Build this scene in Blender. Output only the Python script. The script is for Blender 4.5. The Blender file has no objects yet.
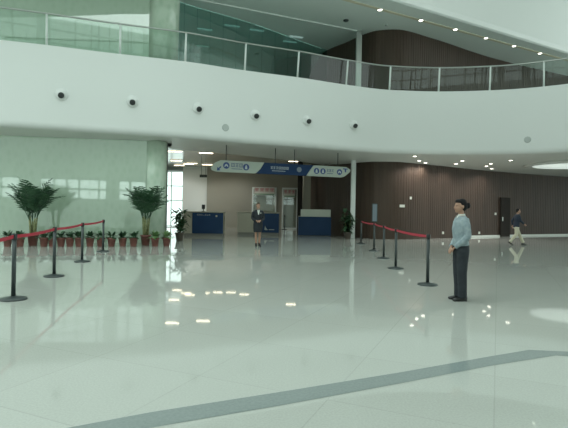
import bpy, bmesh, math, random
from mathutils import Vector, Matrix

# ------------------------------------------------------------------ camera, sky, exposure
SC = bpy.context.scene
COL = SC.collection
F, CX, CY, CH = 480.0, 284.0, 208.3, 1.5
TH = math.radians(1.0)
CT, ST = math.cos(TH), math.sin(TH)

cam_d = bpy.data.cameras.new('camera')
cam = bpy.data.objects.new('camera', cam_d)
COL.objects.link(cam)
cam_d.sensor_width = 36.0
cam_d.lens = 36.0 * F / 568.0
cam_d.shift_y = -(214.0 - CY) / 568.0
cam_d.clip_end = 300
cam.matrix_world = Matrix(((CT, -ST, 0, 0), (0, 0, -1, 0), (ST, CT, 0, CH), (0, 0, 0, 1)))
SC.camera = cam

world = bpy.data.worlds.new('overcast_sky')
SC.world = world
world.use_nodes = True
wbg = world.node_tree.nodes['Background']
wbg.inputs[0].default_value = (0.85, 1.0, 0.95, 1)
# the overcast is brighter to one side of the hall (towards +x)
_nt = world.node_tree
_tc = _nt.nodes.new('ShaderNodeTexCoord')
_sx = _nt.nodes.new('ShaderNodeSeparateXYZ')
_mr = _nt.nodes.new('ShaderNodeMapRange')
_mr.inputs['From Min'].default_value = -1.0
_mr.inputs['From Max'].default_value = 1.0
_mr.inputs['To Min'].default_value = 1.78
_mr.inputs['To Max'].default_value = 2.7
_nt.links.new(_tc.outputs['Generated'], _sx.inputs[0])
_nt.links.new(_sx.outputs[0], _mr.inputs['Value'])
_nt.links.new(_mr.outputs[0], wbg.inputs[1])

SC.view_settings.view_transform = 'Standard'
SC.view_settings.look = 'None'
SC.view_settings.gamma = 1
SC.view_settings.use_curve_mapping = False
SC.view_settings.exposure = 0.0


# ------------------------------------------------------------------ survey helpers
def uvp(x, y):
    dx, dy = x - CX, CY - y
    return dx * CT - dy * ST, dx * ST + dy * CT


def at(x, y, Y):
    u, v = uvp(x, y)
    return Vector((u / F * Y, Y, CH + v / F * Y))


def gnd(x, y):
    u, v = uvp(x, y)
    Y = -CH * F / v
    return Vector((u / F * Y, Y, 0))


def herm(P, x):
    """smooth curve through (x, value) pairs"""
    n = len(P)
    if x <= P[0][0]:
        i = 0
    elif x >= P[-1][0]:
        i = n - 2
    else:
        i = max(k for k in range(n - 1) if P[k][0] <= x)

    def sl(k):
        if k == 0:
            return (P[1][1] - P[0][1]) / (P[1][0] - P[0][0])
        if k == n - 1:
            return (P[-1][1] - P[-2][1]) / (P[-1][0] - P[-2][0])
        a = (P[k][1] - P[k - 1][1]) / (P[k][0] - P[k - 1][0])
        b = (P[k + 1][1] - P[k][1]) / (P[k + 1][0] - P[k][0])
        if a * b <= 0:
            return (a + b) / 2 * 0.5
        return 2 * a * b / (a + b) if abs(a - b) > 0 else a
    x0, y0 = P[i]
    x1, y1 = P[i + 1]
    h = x1 - x0
    t = (x - x0) / h
    m0, m1 = sl(i) * h, sl(i + 1) * h
    t2, t3 = t * t, t * t * t
    return (2*t3-3*t2+1)*y0 + (t3-2*t2+t)*m0 + (-2*t3+3*t2)*y1 + (t3-t2)*m1


# plan curves: bearing (as a column of the picture) -> distance in metres
FRONT = [(-350, 14.3), (-200, 15.3), (-80, 16.3), (5, 17.1), (44.5, 17.5), (100, 18.18), (184, 19.2), (243, 20.3),
         (300, 21.3), (345, 22.35), (388, 23.15), (430, 23.3), (488, 22.9), (555, 21.75), (620, 19.9), (700, 17.0), (800, 13.5)]
SLAT = [(306, 34.6), (312, 31.0), (322, 28.4), (345, 26.6), (360, 25.5), (376, 24.85), (395, 24.7), (430, 25.9), (490, 29.0),
        (555, 32.0), (620, 35.0), (760, 42.0)]
GREEN = [(-350, 16.6), (-200, 17.2), (-80, 17.9), (5, 18.5), (100, 19.2), (146, 19.6)]
INNER = [(-350, 16.6), (-200, 17.2), (-80, 17.9), (5, 18.5), (100, 19.2), (146, 19.6), (158, 20.4), (166, 22.0), (175, 22.8), (200, 23.4),
         (250, 25.2), (300, 27.4), (322, 28.4), (345, 26.6), (360, 25.5), (376, 24.85), (395, 24.7), (430, 25.9), (490, 29.0),
         (555, 32.0), (620, 35.0), (760, 42.0)]
INZ = [(-350, 2.62), (5, 2.62), (146, 2.66), (175, 2.7), (300, 2.68), (345, 2.52), (430, 2.48), (555, 2.47), (760, 2.45)]
Z_LIP, Z_TOP, Z_UP = 4.24, 7.30, 10.8


def plan(P, x):
    Y = herm(P, x)
    return Vector(((x - CX) / F * Y, Y, 0))


def plan_frame(P, x):
    a, b = plan(P, x - 1), plan(P, x + 1)
    t = (b - a).normalized()
    n = Vector((t.y, -t.x, 0))           # towards the hall
    return plan(P, x), t, n


# ------------------------------------------------------------------ materials
def mat(name, col, rough=0.5, metal=0.0, spec=0.5, emit=None, estr=0.0):
    m = bpy.data.materials.new(name)
    m.use_nodes = True
    b = m.node_tree.nodes['Principled BSDF']
    b.inputs['Base Color'].default_value = (*col, 1)
    b.inputs['Roughness'].default_value = rough
    b.inputs['Metallic'].default_value = metal
    b.inputs['Specular IOR Level'].default_value = spec
    if emit:
        b.inputs['Emission Color'].default_value = (*emit, 1)
        b.inputs['Emission Strength'].default_value = estr
    return m


def nmix(m, c1, c2, scale=5.0, detail=3.0, stretch=(1, 1, 1), lo=0.35, hi=0.65, kind='noise', coords='Object'):
    """vary the base colour of m between two tones"""
    nt = m.node_tree
    b = nt.nodes['Principled BSDF']
    tc = nt.nodes.new('ShaderNodeTexCoord')
    mp = nt.nodes.new('ShaderNodeMapping')
    mp.inputs['Scale'].default_value = stretch
    nt.links.new(tc.outputs[coords], mp.inputs[0])
    if kind == 'voronoi':
        tx = nt.nodes.new('ShaderNodeTexVoronoi')
        tx.inputs['Scale'].default_value = scale
        out = tx.outputs['Distance']
    elif kind == 'wave':
        tx = nt.nodes.new('ShaderNodeTexWave')
        tx.inputs['Scale'].default_value = scale
        tx.inputs['Distortion'].default_value = 6
        tx.inputs['Detail'].default_value = detail
        out = tx.outputs['Fac']
    else:
        tx = nt.nodes.new('ShaderNodeTexNoise')
        tx.inputs['Scale'].default_value = scale
        tx.inputs['Detail'].default_value = detail
        out = tx.outputs['Fac']
    nt.links.new(mp.outputs[0], tx.inputs['Vector'])
    r = nt.nodes.new('ShaderNodeValToRGB')
    r.color_ramp.elements[0].position = lo
    r.color_ramp.elements[1].position = hi
    r.color_ramp.elements[0].color = (*c1, 1)
    r.color_ramp.elements[1].color = (*c2, 1)
    nt.links.new(out, r.inputs[0])
    nt.links.new(r.outputs[0], b.inputs['Base Color'])
    return m


def glass(name, tint, gloss=0.12, rough=0.02):
    m = bpy.data.materials.new(name)
    m.use_nodes = True
    nt = m.node_tree
    nt.nodes.clear()
    o = nt.nodes.new('ShaderNodeOutputMaterial')
    mx = nt.nodes.new('ShaderNodeMixShader')
    tr = nt.nodes.new('ShaderNodeBsdfTransparent')
    gl = nt.nodes.new('ShaderNodeBsdfGlossy')
    tr.inputs[0].default_value = (*tint, 1)
    gl.inputs[0].default_value = (1, 1, 1, 1)
    gl.inputs['Roughness'].default_value = rough
    mx.inputs[0].default_value = gloss
    nt.links.new(tr.outputs[0], mx.inputs[1])
    nt.links.new(gl.outputs[0], mx.inputs[2])
    nt.links.new(mx.outputs[0], o.inputs[0])
    return m


def floor_mat():
    m = mat('polished_terrazzo', (0.4, 0.42, 0.39), 0.035, 0, 0.42)
    b0 = m.node_tree.nodes['Principled BSDF']
    b0.inputs['IOR'].default_value = 1.4
    nt = m.node_tree
    b = nt.nodes['Principled BSDF']
    tc = nt.nodes.new('ShaderNodeTexCoord')
    mp = nt.nodes.new('ShaderNodeMapping')
    mp.inputs['Rotation'].default_value = (0, 0, math.radians(24))
    nt.links.new(tc.outputs['Object'], mp.inputs[0])
    br = nt.nodes.new('ShaderNodeTexBrick')
    br.offset = 0.0
    br.inputs['Scale'].default_value = 1.0
    br.inputs['Brick Width'].default_value = 1.2
    br.inputs['Row Height'].default_value = 1.2
    br.inputs['Mortar Size'].default_value = 0.006
    br.inputs['Color1'].default_value = (0.425, 0.44, 0.405, 1)
    br.inputs['Color2'].default_value = (0.445, 0.46, 0.425, 1)
    br.inputs['Mortar'].default_value = (0.385, 0.40, 0.365, 1)
    nt.links.new(mp.outputs[0], br.inputs[0])
    no = nt.nodes.new('ShaderNodeTexNoise')
    no.inputs['Scale'].default_value = 60
    no.inputs['Detail'].default_value = 4
    nt.links.new(tc.outputs['Object'], no.inputs['Vector'])
    rp = nt.nodes.new('ShaderNodeValToRGB')
    rp.color_ramp.elements[0].position = 0.35
    rp.color_ramp.elements[0].color = (0.93, 0.93, 0.93, 1)
    rp.color_ramp.elements[1].position = 0.68
    rp.color_ramp.elements[1].color = (1.05, 1.05, 1.05, 1)
    nt.links.new(no.outputs['Fac'], rp.inputs[0])
    mu = nt.nodes.new('ShaderNodeMix')
    mu.data_type = 'RGBA'
    mu.blend_type = 'MULTIPLY'
    mu.inputs[0].default_value = 1.0
    nt.links.new(br.outputs['Color'], mu.inputs[6])
    nt.links.new(rp.outputs[0], mu.inputs[7])
    nt.links.new(mu.outputs[2], b.inputs['Base Color'])
    return m


M = {}
M['floor'] = floor_mat()
M['band'] = nmix(mat('grey_granite', (0.17, 0.2, 0.19), 0.1, 0, 0.6), (0.19, 0.225, 0.22), (0.225, 0.26, 0.25), 40, 4)
M['white'] = mat('white_plaster', (0.70, 0.715, 0.70), 0.35, 0, 0.35)
M['soffit'] = mat('soffit_board', (0.70, 0.715, 0.68), 0.4, 0, 0.3)
M['up_ceiling'] = mat('upper_ceiling_board', (0.68, 0.74, 0.71), 0.5, 0, 0.3)
M['int_ceiling'] = mat('lobby_ceiling_panel', (0.52, 0.5, 0.44), 0.15, 0, 0.6)
M['green'] = nmix(mat('frosted_green_glass_wall', (0.26, 0.39, 0.29), 0.3, 0, 0.5), (0.36, 0.475, 0.355), (0.395, 0.51, 0.39), 5.0, 2, (1, 1, .6), 0.1, 0.6, 'voronoi')
def add_gloss(m, fac, rough=0.03):
    nt = m.node_tree
    b = nt.nodes['Principled BSDF']
    o = [n for n in nt.nodes if n.type == 'OUTPUT_MATERIAL'][0]
    g = nt.nodes.new('ShaderNodeBsdfGlossy')
    g.inputs['Roughness'].default_value = rough
    x = nt.nodes.new('ShaderNodeMixShader')
    x.inputs[0].default_value = fac
    nt.links.new(b.outputs[0], x.inputs[1])
    nt.links.new(g.outputs[0], x.inputs[2])
    nt.links.new(x.outputs[0], o.inputs[0])


add_gloss(M['green'], 0.26)
M['column_green'] = nmix(mat('patterned_green_cladding', (0.35, 0.48, 0.38), 0.15, 0, 0.6), (0.43, 0.55, 0.43), (0.51, 0.61, 0.50), 5, 3, (1, 1, .6), 0.1, 0.6, 'voronoi')
M['slat'] = nmix(mat('brown_timber_slats', (0.085, 0.06, 0.045), 0.5, 0, 0.25), (0.056, 0.038, 0.028), (0.072, 0.049, 0.036), 3, 3, (1, 1, 0.12), 0.3, 0.7)
M['dark_door'] = mat('dark_door_leaf', (0.024, 0.02, 0.017), 0.7, 0, 0.15)
M['beige'] = nmix(mat('beige_wall_panel', (0.27, 0.255, 0.215), 0.5), (0.26, 0.245, 0.205), (0.28, 0.265, 0.225), 0.4, 1)
M['beige_col'] = mat('beige_stone', (0.36, 0.33, 0.26), 0.5)
M['facade'] = glass('tinted_teal_glass', (0.60, 0.78, 0.75), 0.13)
M['teal_wall'] = mat('teal_grey_paint', (0.25, 0.36, 0.34), 0.5)
M['deck'] = mat('pale_upper_floor_tile', (0.55, 0.57, 0.54), 0.3)
M['rail_glass'] = glass('green_tinted_balustrade_glass', (0.76, 0.86, 0.81), 0.035)
M['pane'] = glass('clear_window_glass', (0.93, 0.96, 0.95), 0.06)
M['steel'] = mat('brushed_steel', (0.45, 0.47, 0.45), 0.35, 0.8)
M['post_white'] = mat('pale_painted_steel', (0.68, 0.72, 0.7), 0.4)
M['dark_steel'] = mat('dark_grey_steel', (0.035, 0.045, 0.045), 0.35, 0.2)
M['black'] = mat('black_plastic', (0.012, 0.013, 0.013), 0.4)
M['red_belt'] = mat('red_webbing', (0.40, 0.022, 0.045), 0.6)
M['pot_red'] = nmix(mat('red_clay', (0.2, 0.075, 0.06), 0.5), (0.17, 0.065, 0.052), (0.22, 0.085, 0.068), 8)
M['pot_dark'] = mat('dark_glazed_pot', (0.09, 0.075, 0.06), 0.35)
M['soil'] = nmix(mat('potting_soil', (0.03, 0.022, 0.015), 0.9), (0.02, 0.015, 0.01), (0.05, 0.035, 0.025), 30)
M['palm'] = nmix(mat('palm_green', (0.03, 0.085, 0.04), 0.5), (0.022, 0.065, 0.034), (0.045, 0.11, 0.05), 6)
M['leaf'] = nmix(mat('dark_leaf_green', (0.02, 0.065, 0.03), 0.45), (0.018, 0.055, 0.028), (0.04, 0.10, 0.04), 9)
M['leaf_pale'] = nmix(mat('pale_leaf_green', (0.12, 0.22, 0.08), 0.5), (0.09, 0.18, 0.06), (0.18, 0.29, 0.12), 9)
M['stem'] = nmix(mat('pale_palm_stem', (0.18, 0.2, 0.09), 0.6), (0.13, 0.15, 0.06), (0.24, 0.25, 0.12), 12)
M['sign_white'] = mat('white_sign_face', (0.33, 0.365, 0.32), 0.4)
M['sign_blue'] = mat('blue_sign_face', (0.012, 0.032, 0.085), 0.5, 0, 0.15)
M['sign_mark'] = mat('navy_vinyl', (0.025, 0.05, 0.17), 0.5)
M['sign_white_mark'] = mat('white_vinyl', (0.4, 0.44, 0.44), 0.5)
M['grey_mark'] = mat('grey_vinyl', (0.14, 0.17, 0.2), 0.5)
M['counter_blue'] = nmix(mat('blue_counter_panel', (0.02, 0.075, 0.2), 0.4, 0, 0.2), (0.013, 0.040, 0.10), (0.017, 0.048, 0.12), 1.0, 1)
M['counter_beige'] = mat('beige_counter_laminate', (0.40, 0.385, 0.31), 0.4)
M['counter_white'] = mat('pale_counter_screen', (0.55, 0.57, 0.5), 0.4)
M['plinth'] = mat('grey_plinth', (0.2, 0.2, 0.18), 0.4)
M['banner_pink'] = mat('pink_print', (0.48, 0.2, 0.22), 0.5)
M['banner_white'] = mat('pale_banner_cloth', (0.55, 0.55, 0.5), 0.6)
M['banner_green'] = mat('green_print', (0.12, 0.28, 0.16), 0.6)
M['lamp_white'] = mat('white_lamp_lens', (0.8, 0.8, 0.75), 0.4, emit=(1.0, 0.95, 0.82), estr=9)
M['lamp_warm'] = mat('warm_lamp_lens', (0.8, 0.7, 0.5), 0.4, emit=(1.0, 0.86, 0.62), estr=7.5)
M['cove'] = mat('cove_light_lens', (0.8, 0.85, 0.8), 0.4, emit=(0.86, 1.0, 0.92), estr=0.62)
M['dim_panel'] = mat('dim_light_lens', (0.5, 0.6, 0.6), 0.4, emit=(0.6, 0.85, 0.8), estr=0.22)
M['lamp_trim'] = mat('lamp_trim', (0.6, 0.6, 0.56), 0.4)
M['nozzle_dark'] = mat('nozzle_throat', (0.03, 0.035, 0.035), 0.5)
M['grille'] = mat('grey_grille', (0.42, 0.45, 0.43), 0.6)
M['strip'] = mat('cream_light_strip', (0.62, 0.58, 0.44), 0.5)
M['skirting'] = mat('pale_skirting', (0.62, 0.64, 0.6), 0.4)
M['skin'] = mat('skin', (0.36, 0.205, 0.14), 0.55)
M['hair'] = mat('black_hair', (0.010, 0.009, 0.010), 0.7, 0, 0.2)
M['hair_brown'] = mat('brown_hair', (0.075, 0.045, 0.026), 0.5)
M['shirt'] = nmix(mat('pale_blue_grey_cotton', (0.30, 0.40, 0.44), 0.8), (0.20, 0.255, 0.28), (0.29, 0.345, 0.365), 14, 3)
M['collar'] = mat('white_cotton', (0.62, 0.64, 0.6), 0.8)
M['trousers'] = nmix(mat('dark_navy_wool', (0.016, 0.02, 0.027), 0.8), (0.013, 0.017, 0.022), (0.022, 0.027, 0.034), 10)
M['shoe'] = mat('black_leather', (0.01, 0.01, 0.01), 0.3)
M['suit'] = mat('dark_suit_cloth', (0.012, 0.016, 0.022), 0.8)
M['navy'] = mat('navy_jacket_cloth', (0.014, 0.022, 0.04), 0.8)
M['cream'] = mat('cream_cotton', (0.50, 0.47, 0.36), 0.8)
M['eye'] = mat('eye_dark', (0.01, 0.008, 0.006), 0.3)
M['lip'] = mat('lip_red', (0.3, 0.09, 0.08), 0.5)
M['socket'] = mat('pale_wall_plate', (0.62, 0.62, 0.56), 0.4)
M['rear'] = mat('pale_grey_wall', (0.5, 0.54, 0.51), 0.5)
M['frame'] = mat('window_frame_grey', (0.25, 0.29, 0.28), 0.4)


# ------------------------------------------------------------------ mesh builder
class MB:
    def __init__(self):
        self.v, self.f, self.smooth = [], [], []

    def add(self, vs, fs, smooth=False):
        o = len(self.v)
        self.v += [Vector(p) for p in vs]
        self.f += [tuple(i + o for i in f) for f in fs]
        self.smooth += [smooth] * len(fs)
        return self

    def quad(self, a, b, c, d):
        return self.add([a, b, c, d], [(0, 1, 2, 3)])

    def hexa(self, p):
        """p: four bottom then four top corners"""
        return self.add(p, [(3, 2, 1, 0), (4, 5, 6, 7), (0, 1, 5, 4), (1, 2, 6, 5), (2, 3, 7, 6), (3, 0, 4, 7)])

    def box(self, c, s, rz=0.0):
        cx, cy, cz = c
        x, y, z = s[0] / 2, s[1] / 2, s[2] / 2
        R = Matrix.Rotation(rz, 3, 'Z')
        P = [R @ Vector(q) + Vector(c) for q in
             [(-x, -y, -z), (x, -y, -z), (x, y, -z), (-x, y, -z), (-x, -y, z), (x, -y, z), (x, y, z), (-x, y, z)]]
        return self.hexa(P)

    def slab(self, a, b, t, z0, z1, off=0.0):
        """upright board from plan point a to b, t thick towards the right of a->b"""
        d = (b - a).normalized()
        n = Vector((d.y, -d.x, 0))
        a0, b0 = a + n * off, b + n * off
        a1, b1 = a0 + n * t, b0 + n * t
        P = []
        for z in (z0, z1):
            for q in (a1, b1, b0, a0):
                P.append(Vector((q.x, q.y, z)))
        return self.hexa(P)

    def lathe(self, c, prof, seg=20, axis=None):
        """prof: (radius, height) list along axis"""
        ax = Vector(axis).normalized() if axis else Vector((0, 0, 1))
        s = ax.orthogonal().normalized()
        t = ax.cross(s)
        c = Vector(c)
        vs, fs = [], []
        for r, h in prof:
            for k in range(seg):
                a = 2 * math.pi * k / seg
                vs.append(c + ax * h + (s * math.cos(a) + t * math.sin(a)) * max(r, 1e-4))
        for i in range(len(prof) - 1):
            for k in range(seg):
                k2 = (k + 1) % seg
                fs.append((i * seg + k, i * seg + k2, (i + 1) * seg + k2, (i + 1) * seg + k))
        fs.append(tuple(range(seg - 1, -1, -1)))
        fs.append(tuple((len(prof) - 1) * seg + k for k in range(seg)))
        return self.add(vs, fs, True)

    def tube(self, pts, radii, seg=12, side=None):
        """tapering tube; radii are numbers or (side, other) half axes"""
        pts = [Vector(p) for p in pts]
        n = len(pts)
        vs, fs = [], []
        prev = Vector(side) if side else None
        for i, p in enumerate(pts):
            d = (pts[min(i + 1, n - 1)] - pts[max(i - 1, 0)]).normalized()
            if prev is None:
                prev = d.orthogonal()
            s = (prev - d * prev.dot(d))
            s = s.normalized() if s.length > 1e-5 else d.orthogonal().normalized()
            prev = s
            t = d.cross(s)
            r = radii[i]
            ra, rb = r if isinstance(r, tuple) else (r, r)
            for k in range(seg):
                a = 2 * math.pi * k / seg
                vs.append(p + s * (ra * math.cos(a)) + t * (rb * math.sin(a)))
        for i in range(n - 1):
            for k in range(seg):
                k2 = (k + 1) % seg
                fs.append((i * seg + k, i * seg + k2, (i + 1) * seg + k2, (i + 1) * seg + k))
        fs.append(tuple(range(seg - 1, -1, -1)))
        fs.append(tuple((n - 1) * seg + k for k in range(seg)))
        return self.add(vs, fs, True)

    def ball(self, c, r, seg=16, rings=10):
        c = Vector(c)
        rx, ry, rz = r if isinstance(r, tuple) else (r, r, r)
        vs, fs = [], []
        for i in range(rings + 1):
            ph = math.pi * i / rings
            for k in range(seg):
                a = 2 * math.pi * k / seg
                s = max(math.sin(ph), 1e-3)
                vs.append(c + Vector((rx * s * math.cos(a), ry * s * math.sin(a), -rz * math.cos(ph))))
        for i in range(rings):
            for k in range(seg):
                k2 = (k + 1) % seg
                fs.append((i * seg + k, i * seg + k2, (i + 1) * seg + k2, (i + 1) * seg + k))
        fs.append(tuple(range(seg - 1, -1, -1)))
        fs.append(tuple(rings * seg + k for k in range(seg)))
        return self.add(vs, fs, True)

    def prism(self, poly, n, t):
        """poly: planar points, pushed t along n"""
        n = Vector(n).normalized() * t
        k = len(poly)
        P = [Vector(p) for p in poly]
        vs = P + [p + n for p in P]
        fs = [tuple(range(k - 1, -1, -1)), tuple(range(k, 2 * k))]
        fs += [(i, (i + 1) % k, (i + 1) % k + k, i + k) for i in range(k)]
        return self.add(vs, fs)

    def mesh(self, name):
        me = bpy.data.meshes.new(name)
        me.from_pydata([tuple(p) for p in self.v], [], self.f)
        for p, s in zip(me.polygons, self.smooth):
            p.use_smooth = s
        bm = bmesh.new()
        bm.from_mesh(me)
        bmesh.ops.recalc_face_normals(bm, faces=bm.faces)
        bm.to_mesh(me)
        bm.free()
        return me

    def build(self, name, m, parent=None, bevel=0.0, origin=None):
        if origin is not None:
            o0 = Vector(origin)
            self.v = [p - o0 for p in self.v]
        me = self.mesh(name)
        me.materials.append(m)
        o = bpy.data.objects.new(name, me)
        COL.objects.link(o)
        if origin is not None:
            o.location = o0
        if parent:
            o.parent = parent
        if bevel:
            b = o.modifiers.new('bevel', 'BEVEL')
            b.width = bevel
            b.segments = 2
            b.limit_method = 'ANGLE'
        return o


def tag(o, label, cat, group=None, kind=None):
    o['label'] = label
    o['category'] = cat
    if group:
        o['group'] = group
    if kind:
        o['kind'] = kind
    return o


def struct(o, label=None, cat=None):
    o['kind'] = 'structure'
    if label:
        o['label'] = label
        o['category'] = cat or 'wall'
    return o


def empty(name, loc, rz=0.0):
    o = bpy.data.objects.new(name, None)
    o.empty_display_size = 0.1
    COL.objects.link(o)
    o.location = loc
    o.rotation_euler = (0, 0, rz)
    return o


def dup(root, loc, rz=0.0, sc=1.0):
    r = root.copy()
    COL.objects.link(r)
    r.location = loc
    r.rotation_euler = (0, 0, rz)
    r.scale = (sc, sc, sc)
    for ch in list(root.children):
        c = ch.copy()
        COL.objects.link(c)
        c.parent = r
        for g in list(ch.children):
            d = g.copy()
            COL.objects.link(d)
            d.parent = c
    return r


ORD = ['first', 'second', 'third', 'fourth', 'fifth', 'sixth', 'seventh', 'eighth', 'ninth', 'tenth', 'eleventh', 'twelfth', 'thirteenth']


def frange(a, b, n):
    return [a + (b - a) * i / n for i in range(n + 1)]


# ------------------------------------------------------------------ the setting: floor
fl = MB()
fl.quad((-45, -12, 0), (45, -12, 0), (45, 48, 0), (-45, 48, 0))
struct(fl.build('floor', M['floor']), 'pale polished terrazzo hall floor with faint square slabs', 'floor')

# grey granite band laid across the floor
bnd = MB()
up = [(-60, 446), (60, 429.5), (150, 412.5), (284, 391.5), (400, 372.5), (490, 356.5), (529, 350)]
lo = [(-60, 464), (60, 447), (150, 428), (284, 405), (400, 383.5), (490, 366), (556, 355.5)]
for i in range(6):
    a, b, c, d = gnd(*up[i]), gnd(*up[i + 1]), gnd(*lo[i + 1]), gnd(*lo[i])
    bnd.quad(*[Vector((p.x, p.y, 0.002)) for p in (d, c, b, a)])
a, b, c, d = gnd(529, 350), gnd(556, 355.5), gnd(640, 362), gnd(640, 355)
bnd.quad(*[Vector((p.x, p.y, 0.002)) for p in (b, c, d, a)])
struct(bnd.build('trim_1', M['band']), 'dark grey granite band running across the pale floor', 'floor band')

# ------------------------------------------------------------------ balcony: fascia, soffit, deck
xs = frange(-340, 790, 226)
fa, so, dk = MB(), MB(), MB()
prof = [(0.0, Z_TOP), (0.0, 4.5), (0.015, 4.40), (0.06, 4.31), (0.13, 4.255), (0.22, Z_LIP)]
rows, fo, inn = [], [], []
for x in xs:
    p, t, n = plan_frame(FRONT, x)
    rows.append([Vector((p.x - n.x * d, p.y - n.y * d, z)) for d, z in prof])
    q = plan(INNER, min(x, 758))
    inn.append(Vector((q.x, q.y, CH + herm(INZ, x))))
k = len(prof)
fa.v = [Vector(p) for r in rows for p in r]
for i in range(len(xs) - 1):
    for j in range(k - 1):
        fa.f.append((i * k + j, (i + 1) * k + j, (i + 1) * k + j + 1, i * k + j + 1))
        fa.smooth.append(True)
# back face and coping
back = [(Vector((r[0].x, r[0].y, 0)), x) for r, x in zip(rows, xs)]
for i in range(len(xs) - 1):
    n0 = plan_frame(FRONT, xs[i])[2] * 0.3
    n1 = plan_frame(FRONT, xs[i + 1])[2] * 0.3
    a, b = rows[i][0], rows[i + 1][0]
    fa.quad(a, b, b - n1, a - n0)
    fa.quad(a - n0, b - n1, b - n1 - Vector((0, 0, .6)), a - n0 - Vector((0, 0, .6)))
struct(fa.build('wall_balcony', M['white']), 'sweeping curved white balcony front across the hall', 'balcony')

for i in range(len(xs) - 1):
    so.add([rows[i][-1], rows[i + 1][-1], inn[i + 1], inn[i]], [(0, 1, 2, 3)], True)
    n0 = plan_frame(FRONT, xs[i])[2] * 0.25
    n1 = plan_frame(FRONT, xs[i + 1])[2] * 0.25
    z = Vector((0, 0, 6.9))
    a, b = Vector((*rows[i][0].xy, 6.9)) - n0, Vector((*rows[i + 1][0].xy, 6.9)) - n1
    c, d = Vector((*inn[i + 1].xy, 6.9)), Vector((*inn[i].xy, 6.9))
    dk.quad(a, b, c, d)
struct(so.build('ceiling', M['soffit']), 'grey soffit under the curved balcony', 'ceiling')


def on_soffit(x, y):
    """the soffit point on this bearing and elevation"""
    p, t, n = plan_frame(FRONT, x)
    A = Vector((p.x - n.x * .22, p.y - n.y * .22, Z_LIP))
    q = plan(INNER, x)
    B = Vector((q.x, q.y, CH + herm(INZ, x)))
    best = None
    for i in range(401):
        s = i / 400
        P = A.lerp(B, s)
        v = uvp(x, y)[1]
        e = abs((P.z - CH) / P.y * F - v)
        if best is None or e < best[0]:
            best = (e, P)
    return best[1]


# lobby ceiling beyond the soffit edge
lc = MB()
edge = [x for x in xs if 164 <= x <= 322]
for x0, x1 in zip(edge, edge[1:]):
    a, b = plan(INNER, x0), plan(INNER, x1)
    za, zb = CH + herm(INZ, x0), CH + herm(INZ, x1)
    lc.quad((a.x, a.y, za), (b.x, b.y, zb), (b.x, b.y, 4.42), (a.x, a.y, 4.42))
    lc.quad((a.x, a.y, 4.42), (b.x, b.y, 4.42), (b.x, 37, 4.42), (a.x, 37, 4.42))
a0, a1 = plan(INNER, edge[0]), plan(INNER, edge[-1])
lc.quad((a0.x, a0.y, 4.42), (a0.x, 37, 4.42), (-16, 37, 4.42), (-16, a0.y, 4.42))
lc.quad((a1.x, a1.y, 4.42), (6, a1.y, 4.42), (6, 37, 4.42), (a1.x, 37, 4.42))
dk.quad((-20, 22.6, 6.88), (2.3, 22.6, 6.88), (2.3, 37, 6.88), (-20, 37, 6.88))
struct(lc.build('ceiling_lobby', M['int_ceiling']), 'low shiny ceiling over the check-in lobby', 'ceiling')
struct(dk.build('floor_upper', M['deck']), 'upper balcony deck behind the glass balustrade', 'floor')

# ------------------------------------------------------------------ walls
gw = MB()
gx = frange(-340, 146, 60)
for x0, x1 in zip(gx, gx[1:]):
    a, b = plan(GREEN, x0), plan(GREEN, x1)
    gw.add([(a.x, a.y, 0), (b.x, b.y, 0), (b.x, b.y, 14), (a.x, a.y, 14)], [(0, 1, 2, 3)], True)
struct(gw.build('wall_left', M['green']), 'curved pale green frosted glass wall behind the palms', 'wall')

# rounded patterned end of the green wall (lower and upper storeys)
def round_end(name, x_right, ylow, z0, z1, rad, Y, lean):
    m = MB()
    cx = (x_right - CX) / F * Y - rad
    m.tube([(cx, Y, z0), (cx + lean * .5, Y, (z0 + z1) / 2), (cx + lean, Y, z1)], [rad] * 3, 40, side=(1, 0, 0))
    return struct(m.build(name, M['column_green']))

struct(round_end('wall_column_lower', 165.5, 0, 0.0, 4.2, 0.62, 20.25, 0.02), 'rounded patterned green glass end of the wall under the balcony', 'wall')
struct(round_end('wall_column_upper', 174.5, 0, 6.9, 13.5, 0.68, 20.4, 0.14), 'rounded patterned green column behind the upper balustrade', 'wall')

# wall returning from the green end towards the lobby window
rt = MB()
RA, RB, RC = Vector((-5.75, 20.6, 0)), Vector((-8.15, 28.8, 0)), Vector((-10.4, 36.5, 0))
rt.slab(RA, RB, 0.2, 0, 4.42, -0.2)
struct(rt.build('wall_return', M['counter_white']))
# added side window, hidden from view, brings daylight onto the white lobby wall
rd = (RC - RB)
wm_ = MB()
for q in (0.0, .33, .66, .985):
    wm_.slab(RB + rd * q, RB + rd * (q + .015), 0.1, 0, 4.42, -0.15)
for z in (0.0, 1.4, 2.9, 4.32):
    wm_.slab(RB, RC, 0.1, z, z + .1, -0.15)
sw_ = struct(wm_.build('window_20', M['frame']))
wm_ = MB(); wm_.slab(RB, RC, 0.02, 0.05, 4.4, -0.11)
wm_.build('window_pane', M['pane'], sw_)
dj = MB()
dj.box((-5.02, 20.45, 2.1), (0.06, 0.08, 4.18))
struct(dj.build('trim_2', M['dark_steel']), 'thin dark frame where the green wall ends', 'trim')

# timber slat wall
sw = MB()
pts, dist = [], [0.0]
fine = frange(306, 756, 1800)
pl = [plan(SLAT, x) for x in fine]
for a, b in zip(pl, pl[1:]):
    dist.append(dist[-1] + (b - a).length)


def along(s):
    lo_, hi_ = 0, len(dist) - 1
    while hi_ - lo_ > 1:
        mid = (lo_ + hi_) // 2
        if dist[mid] <= s:
            lo_ = mid
        else:
            hi_ = mid
    u = (s - dist[lo_]) / (dist[hi_] - dist[lo_])
    p = pl[lo_].lerp(pl[hi_], min(max(u, 0), 1))
    t = (pl[hi_] - pl[lo_]).normalized()
    return p, Vector((t.y, -t.x, 0))


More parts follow.
